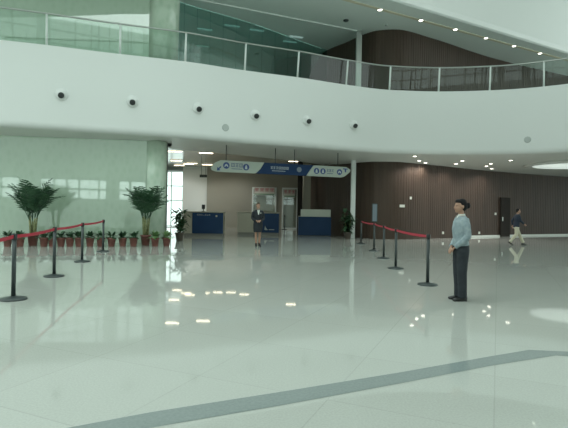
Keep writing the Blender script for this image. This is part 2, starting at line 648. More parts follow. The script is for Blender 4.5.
S, per = dist[-1], 0.17
outline = []
s = 0.0
while s + per < S:
    for ds, off in ((0, -.016), (.05, -.016), (.05, 0.0), (per, 0.0)):
        p, n = along(s + ds)
        outline.append(p + n * off)
    s += per
for a, b in zip(outline, outline[1:]):
    sw.quad((a.x, a.y, 0), (b.x, b.y, 0), (b.x, b.y, Z_UP), (a.x, a.y, Z_UP))
struct(sw.build('wall_right', M['slat']), 'dark brown vertical timber slat wall curving away', 'wall')

sk = MB()
for x0, x1 in zip(frange(462, 750, 40), frange(462, 750, 40)[1:]):
    sk.slab(plan(SLAT, x0), plan(SLAT, x1), 0.05, 0.0, 0.10, 0.0)
struct(sk.build('baseboard_right', M['skirting']), 'pale skirting strip along the foot of the slat wall', 'baseboard')

# dark doorway in the slat wall
d0, d1 = plan(SLAT, 499.6), plan(SLAT, 508.8)
dm = MB(); dm.slab(d0, d1, 0.10, 0.0, 2.40, 0.0)
door = struct(dm.build('door_1', M['dark_door']), 'tall dark door in the slat wall behind the walking man', 'door')
dv = d1 - d0
hm = MB(); hp = d0 + dv * 0.12
hm.slab(d0 + dv * .10, d0 + dv * .15, 0.05, 0.95, 1.2, 0.11)
hm.build('door_handle', M['steel'], door)

# back of the lobby
wb = MB()
xl, xr = (206.5 - CX) / F * 35, 2.0
wb.slab(Vector((xl, 35, 0)), Vector((xr, 35, 0)), 0.2, 0, 4.42, -0.2)
struct(wb.build('wall_back', M['beige']), 'beige wall at the back of the check-in lobby', 'wall')
ww = MB()
ww.slab(Vector((-7.45, 35.2, 0)), Vector((xl + .1, 35.2, 0)), 0.2, 0, 4.42, -0.2)
struct(ww.build('wall_back_white', M['white']), 'narrow white wall beside the bright lobby window', 'wall')
wx0, wx1, wz0, wz1, wy = -10.6, -7.45, 0.05, 4.05, 35.3
wf = MB()
for x in (wx0, -8.3, wx1):
    wf.box((x, wy, 2.05), (0.05, 0.1, 4.0))
for z in (wz0, 1.95, 3.0, wz1):
    wf.box(((wx0 + wx1) / 2, wy, z), (wx1 - wx0, 0.1, 0.06))
wf.box(((wx0 + wx1) / 2, wy, 4.27), (wx1 - wx0, 0.12, 0.34))
win = struct(wf.build('window_1', M['frame']), 'tall bright window at the left end of the lobby', 'window')
wp = MB(); wp.box(((wx0 + wx1) / 2, wy, 2.05), (wx1 - wx0, 0.02, 4.0))
wp.build('window_pane', M['pane'], win)

# glazed doors and their frames in the back wall
for nm, xa, xb in (('door_2', 252.5, 275.5), ('door_3', 282.5, 297)):
    pa, pb = (xa - CX) / F * 34.85, (xb - CX) / F * 34.85
    m = MB()
    for p in (pa, pb):
        m.box((p, 34.92, 1.45), (0.10, 0.12, 2.9))
    m.box(((pa + pb) / 2, 34.92, 2.95), (pb - pa + .1, 0.12, 0.1))
    m.box(((pa + pb) / 2, 34.92, 0.05), (pb - pa, 0.1, 0.1))
    d = struct(m.build(nm, M['post_white']), 'pale-framed glazed door in the beige lobby wall', 'door')
    g = MB(); g.box(((pa + pb) / 2, 34.93, 1.47), (pb - pa - .1, 0.02, 2.8))
    g.build('door_glass', M['pane'], d)

# upper storey: tinted glazing, ceiling, high white front
UPG = [(150, 20.9), (178, 21.9), (250, 24.3), (322, 28.0)]
fg = MB()
ux = frange(168, 324, 12)
for x0, x1 in zip(ux, ux[1:]):
    fg.slab(plan(UPG, x0), plan(UPG, x1), 0.03, 6.9, Z_UP, 0)
fgo = struct(fg.build('window_2', M['facade']), 'dark teal glazing behind the upper balcony', 'window')
tw = MB()
tw.box((-6, 36.6, 8.8), (28, 0.2, 4.0))
struct(tw.build('wall_upper_back', M['teal_wall']))

def up_edge(X):
    return 21.7 + 0.57 * (X - 5.3)

uc = MB()
ue = frange(-14, 24, 38)
for a, b in zip(ue, ue[1:]):
    uc.quad((a, up_edge(a), Z_UP), (b, up_edge(b), Z_UP), (b, 48, Z_UP), (a, 48, Z_UP))
struct(uc.build('ceiling_upper', M['up_ceiling']), 'upper ceiling over the balcony storey', 'ceiling')
uf = MB()
prof2 = [(0.5, Z_UP - .0), (0.2, Z_UP + .04), (0.05, Z_UP + .14), (0.0, Z_UP + .35), (0.0, 15.0)]
n2 = Vector((0.57, -1, 0)).normalized()
for a, b in zip(ue, ue[1:]):
    pa, pb = Vector((a, up_edge(a), 0)), Vector((b, up_edge(b), 0))
    for (o0_, z0), (o1_, z1) in zip(prof2, prof2[1:]):
        qa, qb = pa - n2 * o0_, pb - n2 * o0_
        ra, rb = pa - n2 * o1_, pb - n2 * o1_
        uf.add([(qa.x, qa.y, z0), (qb.x, qb.y, z0), (rb.x, rb.y, z1), (ra.x, ra.y, z1)], [(0, 1, 2, 3)], True)
struct(uf.build('wall_upper_front', M['white']), 'high white wall edge above the upper ceiling', 'wall')
UPL = [(380, 9), (421, 19.5), (455.5, 28.7), (486, 37.4), (514, 45.4), (540, 52.7)]


def on_z(x, y, z):
    v = uvp(x, y)[1]
    return at(x, y, (z - CH) * F / v)


ul = [on_z(x, y, Z_UP) for x, y in UPL]
st = MB()
dirv = (ul[-1] - ul[0]).normalized()
a, b = ul[0] - dirv * 9, ul[-1] + dirv * 8
st.slab(Vector((a.x, a.y, 0)), Vector((b.x, b.y, 0)), 0.16, Z_UP - .03, Z_UP - .001, -0.08)
struct(st.build('trim_3', M['strip']), 'cream strip carrying small lights along the upper ceiling edge', 'trim')
sm = MB()
a, b = on_z(239, 8, Z_UP), on_z(357, 31, Z_UP)
d = (b - a).normalized()
a = a - d * 6
sm.slab(Vector((a.x, a.y, 0)), Vector((b.x, b.y, 0)), 0.12, Z_UP - .06, Z_UP - .001, 0)
struct(sm.build('trim_4', M['post_white']), 'thin pale seam in the upper ceiling', 'trim')

# wall with two rows of windows behind the camera, at the other side of the hall
rw = MB()
RY = -9.0
bays = [(-20 + i * 8.5, -13.0 + i * 8.5) for i in range(5)]
rows_z = [(2.0, 3.9), (8.2, 11.6)]
RTOP = 18.4
for za, zb in ((0, 2.0), (3.9, 8.2), (11.6, RTOP)):
    rw.box((0, RY, (za + zb) / 2), (90, 0.3, zb - za))
edges = [-45] + [e for bb in bays for e in bb] + [45]
for za, zb in rows_z:
    for i in range(0, len(edges), 2):
        rw.box(((edges[i] + edges[i + 1]) / 2, RY, (za + zb) / 2), (edges[i + 1] - edges[i], 0.3, zb - za))
struct(rw.build('wall_rear', M['rear']))
wn = 3
for za, zb in rows_z:
    for x0, x1 in bays:
        m = MB()
        for j in range(7):
            m.box((x0 + (x1 - x0) * j / 6, RY, (za + zb) / 2), (0.14, 0.12, zb - za))
        for z in ((za, (za + zb) / 2, zb) if zb < 5 else (za, za + 1.1, za + 2.2, zb)):
            m.box(((x0 + x1) / 2, RY, z), (x1 - x0, 0.12, 0.14))
        w = struct(m.build('window_%d' % wn, M['frame']))
        g = MB(); g.box(((x0 + x1) / 2, RY, (za + zb) / 2), (x1 - x0, 0.02, zb - za))
        g.build('window_pane', M['pane'], w)
        wn += 1

# added out-of-view slab, shades the right balcony front and high wall; rest is open
rf = MB()
rf.box((27.2, 8, 18.2), (42, 44, 0.4))
struct(rf.build('ceiling_shade_slab', M['rear']), 'added out-of-view slab shading one side of the hall', 'shading slab')

# ------------------------------------------------------------------ columns
def column(name, x0, x1, Y, z0, z1, m, label, depth=None):
    w = (x1 - x0) / F * Y
    c = ((x0 + x1) / 2 - CX) / F * Y
    k = MB(); k.box((c, Y, (z0 + z1) / 2), (w, depth or w, z1 - z0))
    o = k.build(name, m, bevel=0.02)
    return struct(o, label, 'column')

column('column_white', 350.5, 355, 25.2, 0, 4.1, M['post_white'], 'slim white column under the balcony beside the slat wall')
column('column_white_upper', 353.2, 358.6, 25.0, 6.9, Z_UP, M['steel'], 'slim grey-white column behind the balustrade on the upper storey')
column('column_dark', 297.3, 302.2, 29.0, 0, 4.42, M['dark_door'], 'dark square column behind the blue sign')
column('column_beige', 302.6, 310.2, 29.6, 0, 4.42, M['beige_col'], 'beige stone column behind the pale-topped counter')

# ------------------------------------------------------------------ balustrade
bal = empty('glass_balustrade', plan(FRONT, 284) + Vector((0, 0, Z_TOP)))
tag(bal, 'curved green-tinted glass balustrade with thin steel handrail on the white balcony', 'balustrade')
bo = Vector(bal.location)


def bpt(x, h):
    p, t, n = plan_frame(FRONT, x)
    q = p + n * (-0.10 + 0.13 * h / 1.14)
    return Vector((q.x, q.y, Z_TOP + h)) - bo


posts = [-33, 43.5, 117.3, 183.0, 243, 296, 345, 388, 437, 488, 541.5, 600]
for x in posts:
    m = MB()
    m.tube([bpt(x, -0.02), bpt(x, 1.12)], [0.045, 0.04], 8)
    m.build('post', M['post_white'], bal)
for x0, x1 in zip(posts, posts[1:]):
    m = MB()
    q = frange(x0 + .8, x1 - .8, 8)
    for a, b in zip(q, q[1:]):
        m.quad(bpt(a, 0.0), bpt(b, 0.0), bpt(b, 1.10), bpt(a, 1.10))
    m.build('glass_panel', M['rail_glass'], bal)
m = MB()
m.tube([bpt(x, 1.14) for x in frange(-33, 600, 110)], [0.035] * 111, 8, side=(0, 0, 1))
m.build('handrail', M['steel'], bal)

# ------------------------------------------------------------------ jet nozzles and round grilles on the fascia
def fascia_point(x, y):
    p, t, n = plan_frame(FRONT, x)
    v = uvp(x, y)[1]
    u = uvp(x, y)[0]
    # bearing correction for the roll
    xx = CX + u
    p, t, n = plan_frame(FRONT, xx)
    return Vector((p.x, p.y, CH + v / F * p.y)), n


noz = [(61.5, 94.5), (132.5, 101.5), (198, 108.3), (255.2, 115.2), (307, 120.4), (353.3, 125)]
noz_lab = ['round white air nozzle on the balcony above the red-belted palm',
           'round white air nozzle above the gap between the two potted palms',
           'round white air nozzle above the bright lobby window and its white wall',
           'round white air nozzle above the woman in the dark suit',
           'round white air nozzle above the pale-topped blue counter',
           'round white air nozzle above the slim white column']
for (x, y), lab in zip(noz, noz_lab):
    c, n = fascia_point(x, y)
    e = tag(empty('air_nozzle', c), lab, 'air nozzle', 'air nozzles on the balcony front')
    ax = (n + Vector((0, 0, -0.55))).normalized()
    m = MB(); m.lathe((0, 0, 0), [(0.23, 0.0), (0.23, 0.02), (0.20, 0.045), (0.16, 0.05)], 28, n)
    m.build('flange', M['white'], e)
    m = MB(); m.ball(n * 0.06, 0.165, 20, 12)
    m.build('ball', M['white'], e)
    m = MB(); m.lathe(n * 0.06 + ax * 0.10, [(0.108, 0.0), (0.108, 0.07), (0.095, 0.078), (0.01, 0.076)], 24, ax)
    m.build('mouth', M['nozzle_dark'], e)
for (x, y), lab in (((225.5, 127.6), 'flat grey round grille on the balcony front between two air nozzles'),
                    ((527.5, 139.7), 'flat grey round grille on the balcony front above the walking man')):
    c, n = fascia_point(x, y)
    m = MB(); m.lathe((0, 0, 0), [(0.15, 0.0), (0.15, 0.012), (0.12, 0.02), (0.02, 0.02)], 24, n)
    tag(m.build('speaker_grille', M['grille'], origin=None), lab, 'grille', 'round grilles').location = c

# ------------------------------------------------------------------ lights set in the ceilings
def downlight(P, r, lens, lab, group, power=0, col=(1, .93, .8), wide=False):
    e = tag(empty('downlight', P), lab, 'ceiling light', group)
    if wide:
        m = MB(); m.box((0, 0, 0), (.74, .30, .03)); m.build('trim_ring', M['lamp_trim'], e)
        m = MB(); m.box((0, 0, -.018), (.66, .22, .012)); m.build('lens', lens, e)
    m = MB(); m.lathe((0, 0, 0), [(r * 1.35, 0.02), (r * 1.35, -0.015), (r * 1.05, -0.02), (r, -0.005)], 18)
    if not wide:
        m.build('trim_ring', M['lamp_trim'], e)
        m = MB(); m.lathe((0, 0, 0), [(r, -0.008), (r * .7, -0.02), (r * .1, -0.024)], 18)
        m.build('lens', lens, e)
    if power:
        ld = bpy.data.lights.new('lamp', 'SPOT')
        ld.energy = power
        ld.color = col
        ld.spot_size = math.radians(150)
        ld.spot_blend = 0.6
        ld.shadow_soft_size = 0.12
        lo_ = bpy.data.objects.new('lamp', ld)
        COL.objects.link(lo_)
        lo_.parent = e
        lo_.location = (0, 0, -0.06)
    return e


for i, (x, y) in enumerate(UPL):
    P = ul[i].copy(); P.z = Z_UP - .035
    downlight(P, 0.10, M['lamp_white'], 'small white light in the cream upper strip, %s counting down along it' % ORD[i],
              'lights in the upper ceiling strip')
soff = [(419, 160.3), (425, 162.3), (455.5, 163.4), (462, 160.4), (486, 165.7), (490.5, 163.3), (491, 168.3), (510, 160), (415, 155.8)]
soff_lab = ['first small white soffit light right of the slim column, in a pair', 'second small white soffit light of the pair nearest the slim column',
            'dimmer small soffit light above and left of the guard, lower of its pair', 'small soffit light above the guard, upper of its pair',
            'small soffit light behind the guard\'s head, left of a tight cluster of three', 'small soffit light right of the guard, top of a tight cluster of three',
            'small soffit light right of the guard, lowest of a tight cluster of three', 'single small soffit light above the dark door beside the round cove',
            'small soffit light at the very lip of the balcony']
for (x, y), lab in zip(soff, soff_lab):
    P = on_soffit(x, y); P.z -= 0.012
    downlight(P, 0.11, M['lamp_white'], lab, 'lights in the balcony soffit', power=95, col=(1, .98, .93))
# lobby lights: seen mirrored in the floor
refl = [(174, 300.5), (189.7, 288), (186.5, 278.4), (231, 284), (177, 290.7), (205, 293.6), (218, 293), (244, 295), (291.5, 305)]
for i, (x, y) in enumerate(refl):
    u, v = uvp(x, y)
    Y = min(-(4.42 + CH) * F / v, 31.4 + i * .6)
    P = Vector((u / F * Y, Y, 4.40))
    downlight(P, 0.17, M['lamp_warm'], 'warm oblong lobby ceiling light, %s row back over the check-in counters' % ORD[i], 'warm lobby ceiling lights', power=62, col=(.95, 1, .95), wide=True)
for i, ((x, y), lab) in enumerate((((172, 324), 'warm soffit light close to the green wall end'), ((203, 322), 'warm soffit light in front of the white direction sign'))):
    u, v = uvp(x, y)
    Y = -(4.22 + CH) * F / v
    P = Vector((u / F * Y, Y, 4.19))
    downlight(P, 0.15, M['lamp_warm'], lab, 'warm soffit lights', power=30, col=(1, .95, .88), wide=True)
# round cove
P = on_soffit(572, 164.6)
e = tag(empty('cove_light', P), 'large round glowing cove light in the soffit at the slat wall end', 'ceiling light')
m = MB(); m.lathe((0, 0, 0.0), [(2.45, 0.05), (2.45, -0.10), (2.2, -0.12), (1.98, -0.07)], 48)
m.build('cove_ring', M['soffit'], e)
m = MB(); m.lathe((0, 0, 0.0), [(1.98, -0.075), (1.0, -0.08), (0.05, -0.085)], 48)
m.build('lens', M['cove'], e)
# dark domes and sensors
P = on_soffit(168.5, 143.6)
m = MB(); m.lathe((0, 0, 0), [(0.10, 0.0), (0.10, -0.06), (0.075, -0.12), (0.02, -0.14)], 18)
o = m.build('dome_camera', M['black']); o.location = P
tag(o, 'small dark dome camera under the balcony at the green wall end', 'camera')
for (x, y), r, lab in (((346, 20), 0.13, 'dark round ceiling speaker on the upper ceiling near the grey column'), ((386.5, 24.5), 0.08, 'tiny grey ceiling sensor above the upper slat wall')):
    P = on_z(x, y, Z_UP)
    m = MB(); m.lathe((0, 0, 0), [(r, 0.0), (r, -0.05), (r * .6, -0.08), (.01, -.08)], 16)
    o = m.build('ceiling_speaker', M['dark_steel'] if r > .1 else M['grille']); o.location = P
    tag(o, lab, 'speaker')
# dim panels in the room behind the upper glazing
for i, (x, y) in enumerate([(232, 25.5), (257, 30), (296, 36.5), (290, 41.5), (205, 29), (203, 46)]):
    P = on_z(x, y, Z_UP)
    m = MB(); m.box((0, 0, -0.03), (0.75, 0.16, 0.05), 0.3)
    o = m.build('ceiling_panel_light', M['dim_panel']); o.location = P
    tag(o, 'dim panel light behind the dark glazing, %s from the patterned column' % ['third', 'fourth', 'sixth', 'fifth', 'second', 'first'][i], 'ceiling light', 'dim panels behind the upper glazing')

# ------------------------------------------------------------------ hanging direction signs
SA = Vector((at(211, 160, 20.8).x, 20.8, 0))
SBp = Vector((at(350, 168, 23.4).x, 23.4, 0))
sd = (SBp - SA).normalized()
sn = Vector((sd.y, -sd.x, 0))
SL = (SBp - SA).length
ZB, ZT = 3.04, 3.55


def spx(x):
    """distance along the sign line for a bearing"""
    k_ = (x - CX) / F
    # (SA.x + sd.x s) = k (SA.y + sd.y s)
    return (k_ * SA.y - SA.x) / (sd.x - k_ * sd.y)


def sp(s, z, off=0.0):
    p = SA + sd * s + sn * off
    return Vector((p.x, p.y, z))


def sign(name, poly, m, lab, rods):
    e = tag(empty(name, sp(sum(p[0] for p in poly) / len(poly), ZB)), lab, 'hanging sign', 'hanging direction signs')
    o_ = Vector(e.location)
    k_ = MB(); k_.prism([sp(s, z, -0.06) - o_ for s, z in poly], sn, 0.12)
    k_.build('panel', m, e)
    for s in rods:
        r = MB(); r.tube([sp(s, ZT - .02) - o_, sp(s, 4.40) - o_], [0.018, 0.018], 8)
        r.build('hanger_rod', M['dark_steel'], e)
    return e, o_


s0, s1, s2, s3 = 0.0, spx(262), spx(308), SL
# arc-cut left end
left_poly = [(0.0 + .30 + .0, ZT)]
left_poly = [(0.05, ZB + .06), (0.0, ZB + .16), (0.10, ZB + .32), (0.24, ZB + .43), (0.42, ZT), (s1 + .05, ZT), (s1 - .12, ZB + .22), (s1 - .35, ZB), (0.25, ZB)]
L, lo0 = sign('direction_sign', left_poly, M['sign_white'], 'white hanging direction sign with round blue icons beside the blue sign', [spx(225.3)])
mid_poly = [(s1 + .07, ZT), (s2 + .22, ZT), (s2 - .02, ZB + .2), (s2 - .16, ZB), (s1 - .33, ZB), (s1 - .10, ZB + .22)]
Mi, mi0 = sign('direction_sign', mid_poly, M['sign_blue'], 'blue hanging sign with a row of white characters and a round emblem', [spx(274.5), spx(293.5)])
right_poly = [(s2 + .24, ZT), (SL - .25, ZT), (SL, ZT - .13), (SL - .05, ZT - .25), (SL - .35, ZB + .04), (SL - .5, ZB), (s2 - .14, ZB), (s2 + .0, ZB + .2)]
Ri, ri0 = sign('direction_sign', right_poly, M['sign_white'], 'white hanging sign with three blue discs beside the slim white column', [spx(337)])


def disc(mb, s, z, r, o_, off, seg=24):
    mb.prism([sp(s + r * math.cos(2 * math.pi * i / seg), z + r * math.sin(2 * math.pi * i / seg), off) - o_ for i in range(seg)], sn, 0.006)


def rect(mb, sa, za, sb, zb, o_, off):
    mb.prism([sp(sa, za, off) - o_, sp(sb, za, off) - o_, sp(sb, zb, off) - o_, sp(sa, zb, off) - o_], sn, 0.006)


def poly_mark(mb, P, o_, off):
    mb.prism([sp(s, z, off) - o_ for s, z in P], sn, 0.006)


def glyphs(mb, s, z, h, n, o_, off, rng):
    """square stroke-built characters"""
    w = h * 0.92
    for i in range(n):
        x = s + i * h * 1.12
        t = h * 0.12
        rect(mb, x, z + h * .88, x + w, z + h * .88 + t, o_, off)
        rect(mb, x, z, x + w, z + t, o_, off)
        rect(mb, x + w * .44, z, x + w * .44 + t, z + h, o_, off)
        kind = rng.randint(0, 2)
        if kind == 0:
            rect(mb, x, z, x + t, z + h, o_, off); rect(mb, x + w - t, z, x + w, z + h, o_, off)
        elif kind == 1:
            rect(mb, x + w * .1, z + h * .45, x + w * .9, z + h * .45 + t, o_, off)
        else:
            rect(mb, x + w * .1, z + h * .62, x + w * .9, z + h * .62 + t, o_, off)
            rect(mb, x + w * .05, z + h * .3, x + w * .95, z + h * .3 + t, o_, off)


rng = random.Random(4)
FO = 0.062
def icon(parent, o_, s, z, r, kind):
    d = MB(); disc(d, s, z, r, o_, FO)
    d = d.build('icon_disc', M['sign_mark'], parent)
    k = r / .145
    w = MB()
    if kind == 0:     # arched roof
        poly_mark(w, [(s - .09 * k, z - .06 * k), (s - .06 * k, z + .03 * k), (s, z + .07 * k), (s + .06 * k, z + .03 * k), (s + .09 * k, z - .06 * k),
                      (s + .05 * k, z - .06 * k), (s, z + .0), (s - .05 * k, z - .06 * k)], o_, FO + .006)
    else:             # standing figure
        poly_mark(w, [(s - .055 * k, z - .09 * k), (s - .045 * k, z + .03 * k), (s - .02 * k, z + .05 * k), (s - .025 * k, z + .09 * k), (s + .025 * k, z + .09 * k),
                      (s + .02 * k, z + .05 * k), (s + .045 * k, z + .03 * k), (s + .055 * k, z - .09 * k)], o_, FO + .006)
    w.build('pictogram', M['sign_white_mark'], d)


def letters(parent, o_, s, h, n, m, s2, n2):
    g = MB(); glyphs(g, s, ZB + .24, h, n, o_, FO, rng)
    g.build('characters', m, parent)
    g = MB()
    for i in range(n2):
        rect(g, s2 + i * .055, ZB + .14, s2 + i * .055 + .035, ZB + .175, o_, FO)
    g.build('small_characters', m, parent)


# left sign: arrow, disc, characters, disc
sA = spx(218.4)
m = MB()
poly_mark(m, [(sA - .11, ZB + .05), (sA + .05, ZB + .07), (sA - .01, ZB + .12), (sA + .09, ZB + .21), (sA + .05, ZB + .25), (sA - .05, ZB + .16), (sA - .10, ZB + .21)], lo0, FO)
m.build('arrow', M['sign_mark'], L)
icon(L, lo0, spx(225.2), ZB + .29, .145, 0)
icon(L, lo0, spx(245), ZB + .26, .145, 1)
letters(L, lo0, spx(230.2), .165, 3, M['sign_mark'], spx(230.6), 9)
# middle sign
letters(Mi, mi0, spx(269.5), .115, 7, M['sign_white_mark'], spx(271), 12)
em = MB(); disc(em, spx(298), ZB + .27, .12, mi0, FO)
em.build('emblem', M['grey_mark'], Mi)
# right sign
for xx, kind in ((315.3, 1), (321.7, 1), (338.2, 0)):
    icon(Ri, ri0, spx(xx), ZB + .25, .14, kind)
letters(Ri, ri0, spx(325.4), .12, 3, M['sign_mark'], spx(325.8), 6)
s = spx(344)
m = MB()
poly_mark(m, [(s - .13, ZT - .12), (s - .13, ZT - .07), (s + .13, ZT - .07), (s + .13, ZT - .12), (s + .05, ZT - .12), (s + .04, ZT - .26), (s - .02, ZT - .26), (s - .04, ZT - .12)], ri0, FO)
m.build('arrow', M['sign_mark'], Ri)

# ------------------------------------------------------------------ counters
def wx(x, Y):
    return (x - CX) / F * Y


def counter(lab, Y, x0, xs_, x1, marks):
    """beige end section from x0 to xs_, blue front from xs_ to x1"""
    A, B_, C_ = wx(x0, Y), wx(xs_, Y), wx(x1, Y)
    e = tag(empty('check_in_counter', ((A + C_) / 2, Y, 0)), lab, 'counter', 'beige and blue counters')
    c = (A + C_) / 2
    m = MB(); m.box((0, 0.42, 0.07), (C_ - A - .06, 0.76, 0.14)); m.build('plinth', M['plinth'], e)
    m = MB(); m.box((0, 0.42, 0.68), (C_ - A, 0.8, 1.09)); m.build('body', M['counter_beige'], e, .01)
    m = MB(); m.box((0, 0.40, 1.245), (C_ - A + .05, 0.9, 0.04)); m.build('counter_top', M['counter_beige'], e, .01)
    m = MB(); m.box(((B_ + C_) / 2 - c, 0.0, 0.67), (C_ - B_, 0.05, 1.06)); m.build('blue_panel', M['counter_blue'], e)
    r = random.Random(int(x0))
    mk = MB()
    if marks == 'row':
        h = .075
        x = B_ - c + .25
        for i in range(7):
            X0 = x + i * .1
            for dx, dz, w, hh in ((0, 0, .07, .012), (0, .06, .07, .012), (.03, 0, .012, .072), (0, .03, .07, .01)):
                if r.random() < .85:
                    mk.box((X0 + dx + w / 2, -.03, 1.06 + dz + hh / 2), (w, .008, hh))
        mk.build('characters', M['sign_white_mark'], e)
        g = MB(); g.lathe((C_ - c - .35, -.026, 1.04), [(.05, 0), (.05, .01), (.01, .012)], 16, (0, -1, 0))
        g.build('emblem', M['strip'], e)
    else:
        X0 = B_ - c + .28
        mk.prism([(X0 - .07, -.026, .30), (X0 + .02, -.026, .28), (X0 + .12, -.026, .29), (X0 + .02, -.026, .40), (X0 - .04, -.026, .52)], (0, -1, 0), .008)
        mk.box((X0 + .32, -.03, .31), (.3, .008, .04))
        mk.build('emblem', M['sign_white_mark'], e)
    return e


c1 = counter('check-in counter with a wide blue front near the bright lobby window', 24.6, 183.5, 192.5, 223.5, 'row')
counter('check-in counter partly hidden behind the woman in the dark suit', 26.5, 237.5, 261.0, 279.2, 'logo')
Y = 26.5
e = tag(empty('service_counter', (wx(315, Y), Y, 0)), 'dark blue service counter with a pale raised top section', 'counter')
m = MB(); m.box((0, .35, .54), (wx(331.3, Y) - wx(298.6, Y), .7, 1.03)); m.build('blue_body', M['counter_blue'], e, .01)
m = MB(); m.box((0, .37, .015), (1.7, .62, .03)); m.build('plinth', M['plinth'], e)
m = MB(); m.box((.05, .12, 1.265), (wx(331, Y) - wx(301, Y), .10, .41)); m.build('pale_screen', M['counter_white'], e, .01)
m = MB(); m.box((0, .45, 1.07), (1.78, .55, .03)); m.build('worktop', M['counter_beige'], e)

# monitor on the first counter
Y = 24.9
P = Vector((wx(203.4, Y), Y, 1.265))
e = tag(empty('monitor', P), 'small dark monitor standing on the blue-fronted counter near the window', 'monitor')
m = MB(); m.box((0, 0, .01), (.16, .14, .02)); m.build('base', M['black'], e)
m = MB(); m.tube([(0, .02, .015), (0, .02, .15)], [.02, .02], 8); m.build('stem', M['black'], e)
m = MB(); m.box((0, 0, .24), (.17, .035, .23), .0); m.build('screen', M['black'], e, .008)
# hanging screen
Y = 26.0
P = at(203.5, 176, Y)
e = tag(empty('hanging_screen', P), 'small dark screen hanging on two rods in front of the white lobby wall', 'screen')
m = MB(); m.box((0, 0, 0), (.40, .10, .15)); m.build('screen', M['dark_steel'], e, .01)
for sx in (-.12, .12):
    m = MB(); m.tube([(sx, 0, .06), (sx, 0, 4.42 - P.z)], [.012, .012], 6); m.build('hanger_rod', M['dark_steel'], e)

# banners over the glazed doors
for xa, xb, z0, z1, base, lab in ((254, 274.5, 2.42, 2.98, 'banner_white', 'pale banner with pink lettering over the glazed lobby door behind the suited woman'),
                                  (283.5, 295, 2.30, 2.88, 'banner_white', 'narrower pale banner with pink lettering beside the dark square column')):
    Y = 34.80
    A, B_ = wx(xa, Y), wx(xb, Y)
    e = tag(empty('banner', ((A + B_) / 2, Y, z0)), lab, 'banner', 'banners at the back of the lobby')
    w, h = B_ - A, z1 - z0
    m = MB(); m.box((0, 0, h / 2), (w, .03, h)); m.build('cloth', M[base], e)
    m = MB()
    r = random.Random(int(xa))
    n = max(3, int(w / .3))
    for i in range(n):
        x = -w / 2 + (i + .5) * w / n
        for dz in (.55, .72, .86):
            m.box((x + r.uniform(-.02, .02), -.02, h * dz), (w / n * .8, .01, h * .09))
        m.box((x, -.02, h * .7), (w / n * .14, .01, h * .4))
    m.build('lettering', M['banner_pink'], e)
    m = MB(); m.box((0, -.02, h * .14), (w * .96, .01, h * .12)); m.build('green_band', M['banner_green'], e)

# ------------------------------------------------------------------ queue barriers
def make_stanchion(lab):
    e = empty('stanchion', (0, 0, 0))
    m = MB(); m.lathe((0, 0, 0), [(.20, 0), (.20, .012), (.185, .028), (.08, .045), (.045, .06)], 28); m.build('base', M['dark_steel'], e)
    m = MB(); m.tube([(0, 0, .05), (0, 0, .95)], [.033, .033], 16); m.build('pole', M['dark_steel'], e)
    m = MB(); m.lathe((0, 0, .93), [(.036, 0), (.042, .01), (.042, .085), (.036, .10), (.01, .104)], 16); m.build('belt_head', M['black'], e)
    return e


LP = [gnd(13.3, 299.5), gnd(54, 276.5), gnd(82, 261.8), gnd(103, 251.6)]
LP.insert(0, LP[0] + (LP[0] - LP[1]) * 0.95)
RP = [gnd(427.5, 285), gnd(395.6, 268.6), gnd(383.6, 258.4), gnd(374, 250.8), gnd(361, 244)]
st0 = make_stanchion('')
tag(st0, 'dark belt post at the photo edge, front of the row before the palms', 'stanchion', 'belt posts before the palms')
st0.location = LP[1]
labs = ['second belt post of the row before the palms', 'third belt post of the row before the palms',
        'dark belt post standing last in the row before the palms, beside the small potted plants']
for p, l in zip(LP[2:], labs):
    tag(dup(st0, p), l, 'stanchion', 'belt posts before the palms')
tag(dup(st0, LP[0]), 'dark belt post out of view that holds the first belt before the palms', 'stanchion', 'belt posts before the palms')
labs = ['dark belt post nearest the guard, first of the row before the slat wall', 'second dark belt post behind the one nearest the guard',
        'third dark belt post behind the one nearest the guard', 'dark belt post carrying a narrow upright sign holder before the slat wall',
        'last dark belt post of the row, nearest the slim white column']
for p, l in zip(RP, labs):
    tag(dup(st0, p), l, 'stanchion', 'belt posts before the slat wall')
p = gnd(284.5, 229.6)
tag(dup(st0, p), 'lone dark belt post far back in the lobby between the counters', 'stanchion', 'lone belt post')
e = tag(empty('sign_holder', RP[3] + Vector((0, 0, 1.034))), 'narrow upright dark sign holder standing on a belt post before the slat wall', 'sign holder')
m = MB(); m.box((0, 0, .36), (.20, .03, .68)); m.build('frame', M['dark_steel'], e, .006)
m = MB(); m.box((0, -.018, .36), (.15, .006, .62)); m.build('sheet', M['grey_mark'], e)
m = MB(); m.tube([(0, 0, 0), (0, 0, .06)], [.014, .014], 8); m.build('stem', M['dark_steel'], e)


def belt(a, b, lab, group):
    d = (b - a).normalized()
    n = Vector((d.y, -d.x, 0)) * 0.003
    A, B_ = a + d * .042, b - d * .042
    m = MB()
    N = 14
    L_ = (B_ - A).length
    for side in (0,):
        vs, fs = [], []
        for i in range(N + 1):
            t = i / N
            p = A.lerp(B_, t)
            z = 0.985 - 0.025 * 4 * t * (1 - t) * (L_ / 3)
            for q in (p + n + Vector((0, 0, z - .026)), p + n + Vector((0, 0, z + .026)), p - n + Vector((0, 0, z + .026)), p - n + Vector((0, 0, z - .026))):
                vs.append(q)
        for i in range(N):
            for k_ in range(4):
                k2 = (k_ + 1) % 4
                fs.append((i * 4 + k_, i * 4 + k2, i * 4 + 4 + k2, i * 4 + 4 + k_))
        fs += [(3, 2, 1, 0), (N * 4, N * 4 + 1, N * 4 + 2, N * 4 + 3)]
        m.add(vs, fs)
    tag(m.build('barrier_belt', M['red_belt'], origin=(A + B_) / 2), lab, 'belt', group)


